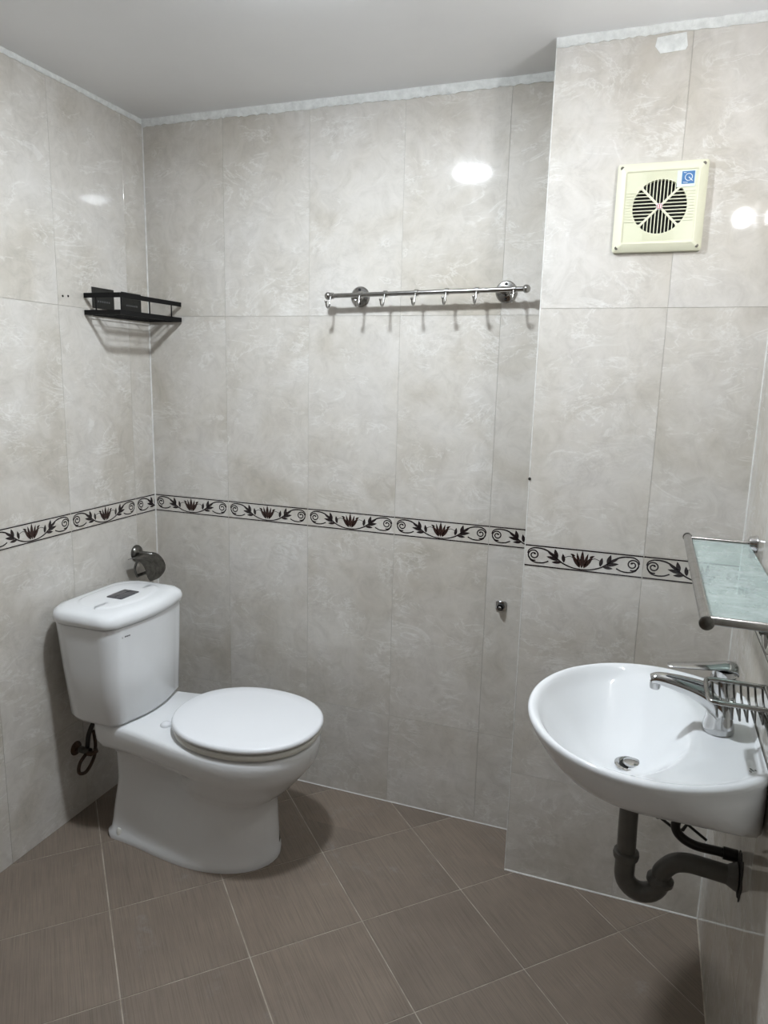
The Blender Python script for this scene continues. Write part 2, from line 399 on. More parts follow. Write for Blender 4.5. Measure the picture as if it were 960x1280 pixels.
# ------------------------------------------------------------------ ceiling plaster bead and grout beads
def bead(name, label, p0, p1, nrm, h, th, m, seed, jit=0.22, seg=0.009):
    """ragged strip hanging down from p0-p1, standing off a wall along nrm"""
    rnd = random.Random(seed); a, b = Vector(p0), Vector(p1); n = max(2, int((b - a).length / seg)); nv = Vector(nrm)
    bm = bmesh.new(); loops = []; k1 = rnd.random() * 9; d = (b - a) / n
    for i in range(n + 1):
        p = a + d * i; wv = 0.5 * sin(i * 0.11 + k1) + 0.5 * sin(i * 0.037 + k1 * 2)
        hh = h * (1 + 0.14 * wv + jit * (rnd.random() - 0.5)); t = th * (0.8 + 0.5 * rnd.random())
        z = Vector((0, 0, 1))
        loops.append([p + nv * 0.0003, p + nv * t * 1.2, p + nv * t - z * hh * 0.6, p + nv * t * 0.4 - z * hh * (0.95 + 0.1 * rnd.random()), p + nv * 0.0003 - z * hh])
    loft(bm, loops)
    o = obj(name, bm, m, None, True, 50); return tag(o, label, None, None, 'structure')
bead('trim_1', 'ragged white plaster bead along the top of the left wall', (0.0004, 0, ZC), (0.0004 + 0.008 * 2.6, -2.6, ZC), (1, 0, 0), 0.013, 0.004, M['plaster'], 1)
bead('trim_2', 'ragged white plaster bead along the top of the back wall', (0, 0, ZC), (XB, 0, ZC), (0, -1, 0), 0.022, 0.006, M['plaster'], 2)
bead('trim_3', 'ragged white plaster bead along the top of the duct wall', (XB, YB, ZC), (XR, YB, ZC), (0, -1, 0), 0.020, 0.006, M['plaster'], 3)
bead('trim_4', 'ragged white plaster bead along the top of the right wall', (XR, YB, ZC), (XR, -2.6, ZC), (-1, 0, 0), 0.020, 0.006, M['plaster'], 4)
def strip(name, label, pts, r, m):
    o = obj(name, tube(bmesh.new(), pts, r, 8), m, None, True, 60); return tag(o, label, None, None, 'structure')
strip('trim_5', 'white grout line in the corner of left and back walls', [(0.001, -0.001, 0.0), (0.001, -0.001, 0.9), (0.001, -0.001, ZC - 0.02)], 0.0026, M['whitegrout'])
strip('trim_6', 'pale grout line where back wall meets floor', [(0.0, 0.001, 0.0), (0.7, 0.001, 0.0), (XB, 0.001, 0.0)], 0.0030, M['whitegrout'])
strip('trim_7', 'white grout line where duct wall meets floor', [(XB, YB + 0.001, 0.0), (1.6, YB + 0.001, 0.0), (XR, YB + 0.001, 0.0)], 0.0038, M['whitegrout'])
strip('trim_8', 'grout line where right wall meets floor', [(XR, YB, 0.0), (XR, -1.4, 0.0), (XR, -2.6, 0.0)], 0.0026, M['fgrout'])
strip('trim_9', 'pale grout edge up the outer corner of the duct wall', [(XB + 0.0005, YB + 0.0005, 0.0), (XB + 0.0005, YB + 0.0005, 1.1), (XB + 0.0005, YB + 0.0005, ZC - 0.02)], 0.0016, M['whitegrout'])
strip('trim_10', 'pale grout line in the corner of duct and right walls', [(XR - 0.0005, YB - 0.0005, 0.0), (XR - 0.0005, YB - 0.0005, 1.1), (XR - 0.0005, YB - 0.0005, ZC - 0.02)], 0.0022, M['whitegrout'])
# plaster smear on the duct wall just under the ceiling
bm = bmesh.new(); bx = [(1.566, 2.184), (1.627, 2.188), (1.632, 2.160), (1.628, 2.152), (1.575, 2.150), (1.563, 2.166)]
vs0 = [bm.verts.new((x, YB, z)) for x, z in bx]; f = bm.faces.new(vs0)
r = bmesh.ops.extrude_face_region(bm, geom=[f])
for v in r['geom']:
    if isinstance(v, bmesh.types.BMVert): v.co.y -= 0.0012
o = obj('plaster_smear', bm, M['plaster'], wall_duct)
def wall_hole(parent, p, axis, r=0.0035):
    obj('screw_hole', lathe(bmesh.new(), [(r, 0.0), (r, 0.0006), (r * 0.4, 0.0007)], 10, p, axis), M['hole'], parent)

# ------------------------------------------------------------------ lamps
lp = thing('ceiling_lamp', 'round white surface-mounted ceiling light', 'lamp', (0.898, -0.815, ZC))
obj('housing', lathe(bmesh.new(), [(0.072, 0.0), (0.074, -0.003), (0.074, -0.009), (0.066, -0.010)], 40), M['lampw'], lp, True, 40)
obj('diffuser', lathe(bmesh.new(), [(0.064, -0.0105), (0.064, -0.016), (0.056, -0.021), (0.03, -0.023), (0.0, -0.023)], 40), M['glow1'], lp, True, 40)
ls = thing('wall_lamp', 'small wall lamp with a bare bulb on a round plate above the sink', 'lamp', (XR, -0.70, 1.888))
obj('back_plate', lathe(bmesh.new(), [(0.052, 0.0), (0.052, -0.004), (0.046, -0.008), (0.024, -0.010), (0.0, -0.010)], 36, axis='X'), M['lampw'], ls, True, 40)
obj('socket', lathe(bmesh.new(), [(0.017, -0.009), (0.017, -0.018), (0.013, -0.020)], 20, axis='X'), M['lampw'], ls, True, 40)
obj('bulb', lathe(bmesh.new(), [(0.012, -0.019), (0.018, -0.024), (0.0225, -0.034), (0.0225, -0.044), (0.018, -0.054), (0.010, -0.060), (0.0, -0.062)], 24, axis='X'), M['glow2'], ls, True)

# ------------------------------------------------------------------ toilet
TY = -0.395
def plan_loop(x0, xm, x1, wmax, wr, z, dent=0.0, nf=22, ns=14, nr=6):
    L = []
    for k in range(nf + 1):
        a = -pi / 2 + pi * k / nf
        L.append((xm + (x1 - xm) * max(0, cos(a)) ** 0.92, wmax * sin(a)))
    side = []; rc = min(0.035, wr * 0.5)
    for k in range(1, ns + 1):
        t = k / ns; x = xm + (x0 + rc - xm) * t; s = t * t * (3 - 2 * t)
        side.append((x, wmax + (wr - wmax) * s - dent * exp(-((x - 0.375) / 0.085) ** 2)))
    back = [(x0 + rc - rc * sin(pi / 2 * k / nr), wr - rc + rc * cos(pi / 2 * k / nr)) for k in range(1, nr + 1)]
    L += side + back
    L += [(x, -y) for x, y in reversed(back)] + [(x, -y) for x, y in reversed(side)]
    return [Vector((x, y, z)) for x, y in L]
toilet = thing('toilet', 'white two-piece ceramic toilet with closed lid against the left wall', 'toilet', (0, TY, 0))
secs = [(0.000, 0.160, 0.47, 0.700, 0.140, 0.113, 0), (0.018, 0.160, 0.47, 0.701, 0.141, 0.114, 0), (0.026, 0.168, 0.47, 0.698, 0.137, 0.108, 0),
        (0.06, 0.172, 0.49, 0.695, 0.131, 0.104, 0.004), (0.11, 0.178, 0.52, 0.692, 0.121, 0.100, 0.010), (0.16, 0.186, 0.54, 0.690, 0.113, 0.096, 0.026),
        (0.195, 0.190, 0.55, 0.692, 0.108, 0.094, 0.040), (0.207, 0.190, 0.56, 0.704, 0.110, 0.094, 0.046), (0.225, 0.190, 0.57, 0.726, 0.122, 0.094, 0.052), (0.255, 0.190, 0.58, 0.755, 0.140, 0.095, 0.056),
        (0.285, 0.188, 0.59, 0.780, 0.157, 0.098, 0.050), (0.303, 0.178, 0.60, 0.795, 0.169, 0.110, 0.026), (0.318, 0.160, 0.60, 0.806, 0.178, 0.130, 0.0), (0.335, 0.152, 0.60, 0.815, 0.184, 0.136, 0),
        (0.365, 0.150, 0.60, 0.821, 0.187, 0.138, 0), (0.383, 0.151, 0.60, 0.821, 0.187, 0.138, 0), (0.391, 0.155, 0.60, 0.816, 0.183, 0.134, 0), (0.395, 0.163, 0.60, 0.808, 0.175, 0.126, 0)]
bm = loft(bmesh.new(), [plan_loop(a, b, c_, d, e, z, dn) for z, a, b, c_, d, e, dn in secs])
obj('bowl', bm, M['ceramic'], toilet, True, 60)
def egg(xc, ab, af, b, z, y0=0.0, n=56, p=2.15):
    L = []
    for k in range(n):
        a = 2 * pi * k / n; cx, sy = cos(a), sin(a)
        ex = (abs(cx) ** (2 / p)) * (1 if cx > 0 else -1); ey = (abs(sy) ** (2 / p)) * (1 if sy > 0 else -1)
        L.append(Vector((xc + (af if cx > 0 else ab) * ex, y0 + b * ey, z)))
    return L
def egg_slab(xc, ab, af, b, z0, z1, ed=0.006, dome=0.003):
    L = [egg(xc, ab - ed, af - ed, b - ed, z0), egg(xc, ab - ed*0.2, af - ed*0.2, b - ed*0.2, z0 + ed*0.5), egg(xc, ab, af, b, z0 + ed), egg(xc, ab, af, b, z1 - ed), egg(xc, ab - ed*0.3, af - ed*0.3, b - ed*0.3, z1 - ed*0.3), egg(xc, ab - ed, af - ed, b - ed, z1)]
    for s in (0.8, 0.55, 0.3, 0.1): L.append(egg(xc, (ab - ed)*s, (af - ed)*s, (b - ed)*s, z1 + dome*(1 - s*s)))
    return loft(bmesh.new(), L)
obj('seat', egg_slab(0.604, 0.212, 0.218, 0.185, 0.3985, 0.4165, 0.005, 0), M['oldplastic'], toilet, True, 50)
obj('seat_lid', egg_slab(0.604, 0.218, 0.224, 0.189, 0.4195, 0.4385, 0.008, 0.004), M['plastic'], toilet, True, 50)
for s in (-1, 1):
    obj('hinge', lathe(bmesh.new(), [(0.017, 0.0), (0.0165, 0.005), (0.012, 0.010), (0.0, 0.012)], 20, (0.376, s*0.075, 0.3945)), M['plastic'], toilet, True, 40)
    obj('seat_bumper', box(bmesh.new(), 0.63, 0.65, s*0.155 - 0.008, s*0.155 + 0.008, 0.3945, 0.3995, 0.0015), M['oldplastic'], toilet)
def tank_loop(x0, x1, hw, z, bulge, n=18, rc=0.05):
    L = []
    for k in range(n + 1):                                # curved front
        t = -1 + 2 * k / n; y = t * (hw - rc); L.append((x1 - bulge * t * t, y))
    xf = x1 - bulge
    for k in range(1, 8):
        a = pi / 2 * k / 8; L.append((xf - rc + rc * cos(a), hw - rc + rc * sin(a)))
    L.append((xf - rc, hw)); r2 = min(0.075, hw * 0.6); L.append((x0 + r2 + 0.03, hw));
    for k in range(0, 6):
        a = pi / 2 * k / 5; L.append((x0 + r2 - r2 * sin(a), hw - r2 + r2 * cos(a)))
    for k in range(5, -1, -1):
        a = pi / 2 * k / 5; L.append((x0 + r2 - r2 * sin(a), -(hw - r2 + r2 * cos(a))))
    L.append((x0 + r2 + 0.03, -hw)); L.append((xf - rc, -hw))
    for k in range(7, 0, -1):
        a = pi / 2 * k / 8; L.append((xf - rc + rc * cos(a), -(hw - rc + rc * sin(a))))
    return [Vector((x, y, z)) for x, y in L]
bm = loft(bmesh.new(), [tank_loop(0.080, 0.270, 0.138, 0.3955, 0.018), tank_loop(0.070, 0.286, 0.154, 0.400, 0.018), tank_loop(0.064, 0.293, 0.160, 0.412, 0.018), tank_loop(0.050, 0.295, 0.168, 0.56, 0.018), tank_loop(0.041, 0.296, 0.175, 0.698, 0.018)])
obj('tank', bm, M['ceramic'], toilet, True, 60)
bm = loft(bmesh.new(), [tank_loop(0.041, 0.296, 0.175, 0.6995, 0.018), tank_loop(0.036, 0.301, 0.180, 0.7020, 0.018), tank_loop(0.035, 0.302, 0.181, 0.716, 0.018), tank_loop(0.038, 0.298, 0.178, 0.729, 0.018), tank_loop(0.046, 0.288, 0.169, 0.737, 0.018), tank_loop(0.060, 0.271, 0.154, 0.741, 0.017), tank_loop(0.078, 0.254, 0.134, 0.7424, 0.016, rc=0.05), tank_loop(0.082, 0.250, 0.129, 0.7428, 0.016, rc=0.05), tank_loop(0.085, 0.247, 0.126, 0.7452, 0.016, rc=0.05), tank_loop(0.089, 0.243, 0.121, 0.7460, 0.016, rc=0.05), tank_loop(0.115, 0.22, 0.08, 0.7463, 0.006, rc=0.03)])
lid = obj('tank_lid', bm, M['ceramic'], toilet, True, 70)
bm = box(bmesh.new(), 0.150, 0.205, -0.040, 0.040, 0.744, 0.7500, 0.002, 2)
obj('flush_button', bm, M['button'], lid, True, 40)
bm = bmesh.new()
tube(bm, [(0.1775, -0.0375, 0.7501), (0.1775, 0.0375, 0.7501)], 0.0005, 6)
obj('button_split', bm, M['dark'], lid)
# small dark maker's mark on the tank front: a dot and a short word
bm = bmesh.new()
def mark(y0, y1, z0, z1):
    xx = 0.2958 - 0.018 * (y0 / 0.125) ** 2; box(bm, xx - 0.002, xx + 0.0006, y0, y1, z0, z1)
mark(-0.128, -0.123, 0.6655, 0.6705)
for k in range(5): mark(-0.119 + k*0.0036, -0.1164 + k*0.0036, 0.6672 + 0.0004*(k % 2), 0.6712)
obj('maker_mark', bm, M['greyink'], toilet)
for s in (-1, 1):
    obj('floor_bolt_cap', lathe(bmesh.new(), [(0.010, 0.0), (0.010, 0.016), (0.006, 0.021), (0.0, 0.022)], 14, (0.215, s*0.1045, 0.018)), M['oldplastic'], toilet, True, 40)
# dark scuff on the pedestal front
bm = bmesh.new(); tube(bm, [(0.6925, 0.022, 0.028), (0.690, 0.030, 0.043), (0.687, 0.040, 0.060)], [0.001, 0.0045, 0.001], 6); obj('dark_scuff', bm, M['screw'], toilet, True)

# supply valve and hose behind the tank
sv = thing('stop_valve', 'dark stop valve with hose low on the wall behind the toilet', 'valve', (0, 0.01, 0.022))
obj('escutcheon', lathe(bmesh.new(), [(0.024, 0.002), (0.022, 0.006), (0.010, 0.010), (0.010, 0.03)], 18, (0.0, -0.45, 0.205), 'X'), M['rust'], sv, True, 40)
obj('body', tube(bmesh.new(), [(0.02, -0.45, 0.205), (0.06, -0.45, 0.205)], 0.011, 12), M['darksteel'], sv, True, 40)
bm = bmesh.new(); tube(bm, [(0.06, -0.462, 0.205), (0.072, -0.462, 0.205), (0.075, -0.44, 0.205), (0.062, -0.43, 0.205)], 0.007, 8); obj('handle', bm, M['rust'], sv, True)
obj('hose', tube(bmesh.new(), smooth_path([(0.045, -0.445, 0.215), (0.05, -0.44, 0.26), (0.06, -0.425, 0.30), (0.085, -0.43, 0.345), (0.095, -0.44, 0.368)], 6), 0.0075, 10), M['rubber'], sv, True)
obj('hose_loop', tube(bmesh.new(), smooth_path([(0.05, -0.455, 0.20), (0.055, -0.49, 0.185), (0.055, -0.495, 0.155), (0.05, -0.46, 0.140), (0.045, -0.42, 0.165), (0.045, -0.41, 0.205), (0.05, -0.42, 0.26)], 6), 0.0055, 8), M['rust'], sv, True)
obj('fill_nut', lathe(bmesh.new(), [(0.017, 0.0), (0.018, 0.004), (0.018, 0.028), (0.015, 0.031)], 8, (0.098, -0.44, 0.340)), M['rubber'], sv)

# ------------------------------------------------------------------ toilet roll holder
rh = thing('toilet_roll_holder', 'tarnished metal toilet roll holder with curved cover above the tank', 'roll holder', (0.001, -0.115, 0.795))
obj('wall_flange', lathe(bmesh.new(), [(0.027, 0.0005), (0.027, 0.004), (0.023, 0.011), (0.012, 0.016), (0.0, 0.017)], 28, axis='X'), M['darksteel'], rh, True, 50)
obj('arm', tube(bmesh.new(), smooth_path([(0.01, 0, 0), (0.04, 0, 0.0), (0.062, 0.012, -0.004)], 5), 0.008, 10), M['darksteel'], rh, True)
obj('hinge_bar', tube(bmesh.new(), [(0.062, -0.074, -0.006), (0.062, 0.020, -0.006)], 0.006, 10), M['darksteel'], rh, True, 40)
bm = bmesh.new(); outer = []; inner = []; NA = 16
rows_ = []
for k in range(NA + 1):
    a = radians(115 - 150 * k / NA); r0, r1 = 0.0505, 0.052
    e = 0.012 * (1 - sin(pi * min(1, (k / NA) * 1.0))) if False else 0.0
    y0, y1 = -0.078 + 0.03 * max(0, (k - 11) / 5) ** 2, 0.024 - 0.03 * max(0, (k - 11) / 5) ** 2
    px, pz = 0.052, -0.050
    rows_.append([Vector((px + r * cos(a), y, pz + r * sin(a))) for r, y in ((r1, y0), (r1, y1), (r0, y1), (r0, y0))])
loft(bm, rows_); obj('cover', bm, M['darksteel'], rh, True, 40)
bm = bmesh.new()
for y in (-0.070, 0.018):
    tube(bm, smooth_path([(0.062, y, -0.006), (0.050, y, -0.035), (0.055, y * 0.95, -0.060)], 4), 0.004, 8)
tube(bm, [(0.055, -0.066, -0.060), (0.055, 0.017, -0.060)], 0.006, 10)
obj('roller', bm, M['darksteel'], rh, True, 50)

# ------------------------------------------------------------------ black wire shelf in the corner
bs = thing('wire_shelf', 'black metal wire shelf stuck to the left wall by the corner', 'shelf', (0.003, -0.003, 0))
X1 = 0.134; Y0 = -0.302; Y1 = -0.004; zt0, zt1 = 1.6235, 1.6375; zb0, zb1 = 1.5745, 1.5885
for nm, z0, z1 in (('top_rail', zt0, zt1), ('bottom_rail', zb0, zb1)):
    bm = bmesh.new(); th = 0.0035
    box(bm, X1 - th, X1, Y0, Y1, z0, z1); box(bm, 0.002, X1 - th, Y0, Y0 + th, z0, z1)
    if nm == 'bottom_rail': box(bm, 0.002, X1 - th, Y1 - th, Y1, z0, z1); box(bm, 0.001, 0.001 + th, Y0 + th, Y1 - th, z0, z1)
    obj(nm, bm, M['black'], bs)
bm = bmesh.new()
for x, y in ((0.045, Y0 + 0.002), (X1 - 0.002, Y0 + 0.008), (X1 - 0.002, -0.165), (X1 - 0.002, -0.055)):
    obj('post', tube(bmesh.new(), [(x, y, zb1 - 0.002), (x, y, zt0 + 0.002)], 0.0022, 8), M['black'], bs, True, 40)
for k in range(5):
    x = 0.018 + k * 0.024
    obj('floor_wire', tube(bmesh.new(), [(x, Y0 + 0.002, zb0 + 0.003), (x, Y1 - 0.002, zb0 + 0.003)], 0.0012, 6), M['black'], bs, True, 40)
for k in range(3):
    y = Y0 + 0.075 * (k + 1)
    obj('cross_wire', tube(bmesh.new(), [(0.003, y, zb0 + 0.001), (X1 - 0.002, y, zb0 + 0.001)], 0.0012, 6), M['black'], bs, True, 40)
for y0, y1 in ((-0.266, -0.170), (-0.136, -0.040)):
    pd = obj('adhesive_pad', box(bmesh.new(), 0.0, 0.0022, y0, y1, 1.598, 1.660, 0.0009), M['padblack'], bs)
    bm = bmesh.new()
    for k in range(6):
        yy = y0 + 0.022 + k * 0.0095
        box(bm, 0.0021, 0.0025, yy, yy + 0.006, 1.6165, 1.6215)
    obj('pad_print', bm, M['padtext'], pd)
for k, (y, z) in enumerate(((-0.386, 1.620), (-0.365, 1.622))):
    obj('screw_hole', lathe(bmesh.new(), [(0.0035, 0.0), (0.0035, 0.0005), (0.001, 0.0006)], 10, (0.0, y, z), 'X'), M['hole'], wall_left)

# ------------------------------------------------------------------ hook rail on the back wall
hr = thing('hook_rail', 'stainless steel towel rail with seven hooks on the back wall', 'hook rail', (0, 0, 0))
RY = -0.053
def railz(x): return 1.6465 + (x - 0.694) * 0.0197
obj('bar', tube(bmesh.new(), [(0.696, RY, railz(0.696)), (1.277, RY, railz(1.277))], 0.0068, 16), M['steel'], hr, True, 40)
for x in (0.692, 1.281): obj('end_ball', ball(bmesh.new(), (x, RY, railz(x)), 0.0115), M['steel'], hr, True)
for x in (0.7745, 1.2165):
    z = railz(x)
    fl = obj('wall_flange', lathe(bmesh.new(), [(0.0305, 0.0), (0.0305, -0.003), (0.027, -0.007), (0.014, -0.009), (0.010, -0.014), (0.010, RY + 0.004)], 32, (x, 0, z), 'Y'), M['steel'], hr, True, 40)
    for s in (-1, 1):
        obj('screw', lathe(bmesh.new(), [(0.0045, -0.006), (0.0045, -0.0085), (0.002, -0.009)], 10, (x, 0, z + s * 0.020), 'Y'), M['dark'], fl)
for u in (0.703, 0.796, 0.874, 0.968, 1.058, 1.145, 1.248):
    z = railz(u)
    hk = obj('hook', lathe(bmesh.new(), [(0.0072, -0.006), (0.0098, -0.005), (0.0098, 0.005), (0.0072, 0.006)], 18, (u, RY, z), 'X'), M['steel'], hr, True, 40)
    pth = smooth_path([(u, RY - 0.008, z - 0.003), (u, RY - 0.011, z - 0.016), (u, RY - 0.016, z - 0.030), (u, RY - 0.026, z - 0.037), (u, RY - 0.036, z - 0.032), (u, RY - 0.040, z - 0.022)], 5)
    bm = tube(bmesh.new(), pth, 0.0026, 8); ball(bm, (u, RY - 0.040, z - 0.020), 0.0046, 8)
    obj('hook_wire', bm, M['steel'], hk, True, 50)

# ------------------------------------------------------------------ valve stub on the back wall
vb = thing('water_outlet', 'small chrome water outlet stub low on the back wall', 'outlet', (1.2535, 0, 0.7405))
obj('escutcheon', box(bmesh.new(), -0.016, 0.016, -0.006, 0.0005, -0.015, 0.015, 0.004, 2), M['chrome'], vb, True, 40)
obj('socket', lathe(bmesh.new(), [(0.0105, -0.004), (0.0105, -0.018), (0.008, -0.020), (0.007, -0.012)], 16, axis='Y'), M['dark'], vb, True, 40)
obj('plug', box(bmesh.new(), -0.004, 0.004, -0.026, -0.013, -0.004, 0.004, 0.001), M['steel'], vb)

# ------------------------------------------------------------------ exhaust fan
FC = (1.603, YB, 1.8185); HS = 0.0985
fan = thing('exhaust_fan', 'square ivory plastic exhaust fan with round slotted grille on the duct wall', 'fan', FC)
def sqring(h, y, rc=0.006, n=4):
    L = []
    for q in range(4):
        for k in range(n + 1):
            a = pi/2*q + pi/2*k/n; sx = 1 if q in (0, 3) else -1; sz = 1 if q in (0, 1) else -1
            L.append(Vector((sx*(h - rc) + rc*cos(a), y, sz*(h - rc) + rc*sin(a))))
    return L
IP = 0.078
bm = loft(bmesh.new(), [sqring(HS, 0.0005), sqring(HS, -0.010), sqring(HS - 0.003, -0.0135), sqring(IP + 0.003, -0.020), sqring(IP, -0.0195, 0.003), sqring(IP, -0.0165, 0.003)], True, False)
obj('frame', bm, M['ivory'], fan, True, 30)
CR = 0.0595; pit = 0.00775; yp = -0.0175
def square_pt(a, h):
    c_, s_ = cos(a), sin(a); k = h / max(abs(c_), abs(s_)); return (k * c_, k * s_)
bm = bmesh.new(); N = 72
ro = [bm.verts.new((square_pt(2*pi*k/N, IP)[0], yp, square_pt(2*pi*k/N, IP)[1])) for k in range(N)]
ri = [bm.verts.new((CR*cos(2*pi*k/N), yp, CR*sin(2*pi*k/N))) for k in range(N)]
rb = [bm.verts.new((CR*cos(2*pi*k/N), -0.004, CR*sin(2*pi*k/N))) for k in range(N)]
for a, b in ((ro, ri), (ri, rb)):
    for k in range(N): bm.faces.new([a[k], a[(k+1) % N], b[(k+1) % N], b[k]])
panel = obj('panel', bm, M['ivory2'], fan)
obj('fan_cavity', lathe(bmesh.new(), [(CR, -0.0025), (CR, -0.0035), (0, -0.0035)], 40, axis='Y'), M['dark'], fan)
bm = bmesh.new()
for k in range(-8, 9):                      # bars: vertical in the upper and lower quadrants, horizontal at the sides
    o_ = k * pit
    if abs(o_) >= CR - 0.002: continue
    e = sqrt(CR*CR - o_*o_) + 0.0005; s0 = abs(o_) + 0.002
    if e <= s0: continue
    for s in (-1, 1):
        lo, hi = sorted((s*s0, s*e))
        box(bm, o_ - 0.0010, o_ + 0.0010, yp - 0.0002, yp + 0.004, lo, hi)
        box(bm, lo, hi, yp - 0.0002, yp + 0.004, o_ - 0.0010, o_ + 0.0010)
obj('grille_bars', bm, M['ivory2'], fan)['kind'] = 'stuff'
bm = bmesh.new()
for a in (pi/4, 3*pi/4):
    t = Matrix.Rotation(-a, 4, 'Y'); b2 = box(bmesh.new(), -CR, CR, yp - 0.0008, yp + 0.004, -0.0024, 0.0024)
    bmesh.ops.transform(b2, matrix=t, verts=b2.verts[:]); me = bpy.data.meshes.new('tmp'); b2.to_mesh(me); b2.free(); bm.from_mesh(me); bpy.data.meshes.remove(me)
obj('grille_cross', bm, M['ivory'], fan)
bm = bmesh.new()
for k in range(-5, 6):
    o_ = k * pit * 0.82; e = sqrt(CR*CR - o_*o_) + 0.003
    for s in (-1, 1):
        lo, hi = sorted((s*e, s*(IP - 0.004)))
        box(bm, o_ - 0.0008, o_ + 0.0008, yp - 0.0013, yp + 0.001, lo, hi); box(bm, lo, hi, yp - 0.0013, yp + 0.001, o_ - 0.0008, o_ + 0.0008)
obj('panel_ridges', bm, M['ivory2'], fan)['kind'] = 'stuff'
bm = bmesh.new(); b4 = box(bm, -0.0065, 0.0065, yp - 0.003, yp + 0.002, -0.0065, 0.0065, 0.001)
em = obj('emblem', bm, M['white'], fan); bm = bmesh.new()
for x0, x1, z0, z1 in ((-0.0055, -0.004, -0.004, 0.004), (-0.001, 0.001, -0.0035, 0.0035), (0.004, 0.0055, -0.004, 0.004), (-0.004, 0.004, 0.004, 0.0052), (-0.004, 0.004, -0.0052, -0.004)):
    box(bm, x0, x1, yp - 0.0033, yp - 0.0029, z0, z1)
obj('emblem_print', bm, M['red'], em)
for sx in (-1, 1):
    for sz in (-1, 1):
        obj('screw', lathe(bmesh.new(), [(0.0042, -0.012), (0.0042, -0.0158), (0.002, -0.0162)], 12, (sx*0.0885, 0, sz*0.0885), 'Y'), M['screw'], fan)
st = obj('sticker', box(bmesh.new(), 0.033, 0.072, yp - 0.0018, yp + 0.001, 0.040, 0.075), M['sticker'], fan)
obj('sticker_square', box(bmesh.new(), 0.043, 0.070, yp - 0.0022, yp - 0.0015, 0.046, 0.073), M['blue'], st)
bm = bmesh.new(); ringp = [(0.0575 + 0.0075*cos(2*pi*k/24), 0.0600 + 0.0075*sin(2*pi*k/24)) for k in range(25)]
for (a, b) in zip(ringp, ringp[1:]):
    tube(bm, [(a[0], yp - 0.0023, a[1]), (b[0], yp - 0.0023, b[1])], 0.0008, 6)
tube(bm, [(0.0575, yp - 0.0023, 0.0600), (0.0665, yp - 0.0023, 0.0515)], 0.0010, 6)
tube(bm, [(0.046, yp - 0.0023, 0.0495), (0.056, yp - 0.0023, 0.0485)], 0.0006, 6); tube(bm, [(0.046, yp - 0.0023, 0.070), (0.052, yp - 0.0023, 0.0695)], 0.0006, 6)
obj('sticker_mark', bm, M['white'], st)

# ------------------------------------------------------------------ wash basin
SX, SY, SA, SB, SZ = 1.680, -0.687, 0.235, 0.263, 0.785
XW = XR - 0.002
sink = thing('wash_basin', 'white oval wall-hung ceramic wash basin on the right wall', 'sink', (0, 0, 0))
PC = (1.650, -0.687); NS = 96
def outline(k, s=1.0, cx=SX, cap=XW):
    """point of the truncated ellipse in direction k from the drain centre"""
    a = 2*pi*k/NS; dx, dy = cos(a), sin(a)
    A = (dx/(SA*s))**2 + (dy/(SB*s))**2; ox, oy = PC[0]-cx, PC[1]-SY
    B = 2*(ox*dx/(SA*s)**2 + oy*dy/(SB*s)**2); Cc = (ox/(SA*s))**2 + (oy/(SB*s))**2 - 1
    t = (-B + sqrt(max(0, B*B - 4*A*Cc))) / (2*A)
    if dx > 1e-6: t = min(t, (cap - PC[0]) / dx)
    return PC[0] + t*dx, PC[1] + t*dy
def under(k, s, cx):
    """underside section: scaled ellipse in front, running straight back to the wall"""
    a = 2*pi*k/NS; dx, dy = cos(a), sin(a)
    x, y = outline(k, s, cx); t = sqrt((x - PC[0])**2 + (y - PC[1])**2)
    if dx > 0 and PC[0] + t*dx > SX:
        x2, y2 = outline(k); t2 = sqrt((x2 - PC[0])**2 + (y2 - PC[1])**2)
        ty = s*SB/abs(dy) if abs(dy) > 1e-6 else 9.0
        t = max(t, min(ty, t2*0.995))
    return PC[0] + t*dx, PC[1] + t*dy
def sm(t): t = max(0, min(1, t)); return t*t*(3 - 2*t)
def basin_z(x, y):
    e = sqrt(((x - 1.612)/0.148)**2 + ((y - SY)/0.236)**2)
    deck = 0.7745
    zb = 0.668 + 0.0015*e + (deck - 0.668) * (1 - (1 - min(e, 1.0)**2.3)**1.3)
    el = sqrt(((x - SX)/SA)**2 + ((y - SY)/SB)**2)
    rim = 0.0105 * sm((el - 0.86) / 0.11)
    return zb + rim
loops = []
for fr in [0.02, 0.06, 0.1, 0.15, 0.2, 0.26, 0.32, 0.38, 0.44, 0.5, 0.55, 0.6, 0.64, 0.68, 0.72, 0.76, 0.79, 0.82, 0.85, 0.875, 0.90, 0.92, 0.94, 0.96, 0.975]:
    L = []
    for k in range(NS):
        x, y = outline(k); px, py = PC[0] + (x - PC[0])*fr, PC[1] + (y - PC[1])*fr
        L.append(Vector((px, py, basin_z(px, py))))
    loops.append(L)
for s, z, cx in ((0.992, 0.7845, SX), (1.0, 0.781, SX), (1.001, 0.776, SX), (0.985, 0.766, SX), (0.955, 0.753, SX), (0.90, 0.731, SX), (0.84, 0.712, SX), (0.776, 0.696, SX), (0.69, 0.681, SX), (0.585, 0.667, SX), (0.454, 0.656, SX - 0.006), (0.30, 0.650, SX - 0.014), (0.15, 0.648, SX - 0.022)):
    loops.append([Vector((*(outline(k, s, cx) if s > 0.98 else under(k, s, cx)), z)) for k in range(NS)])
bm = loft(bmesh.new(), loops)
obj('basin', bm, M['ceramic'], sink, True, 65)
dr = obj('drain', lathe(bmesh.new(), [(0.030, 0.6715), (0.031, 0.6745), (0.026, 0.6765), (0.021, 0.6725)], 28, (PC[0], PC[1], 0)), M['chrome'], sink, True, 40)
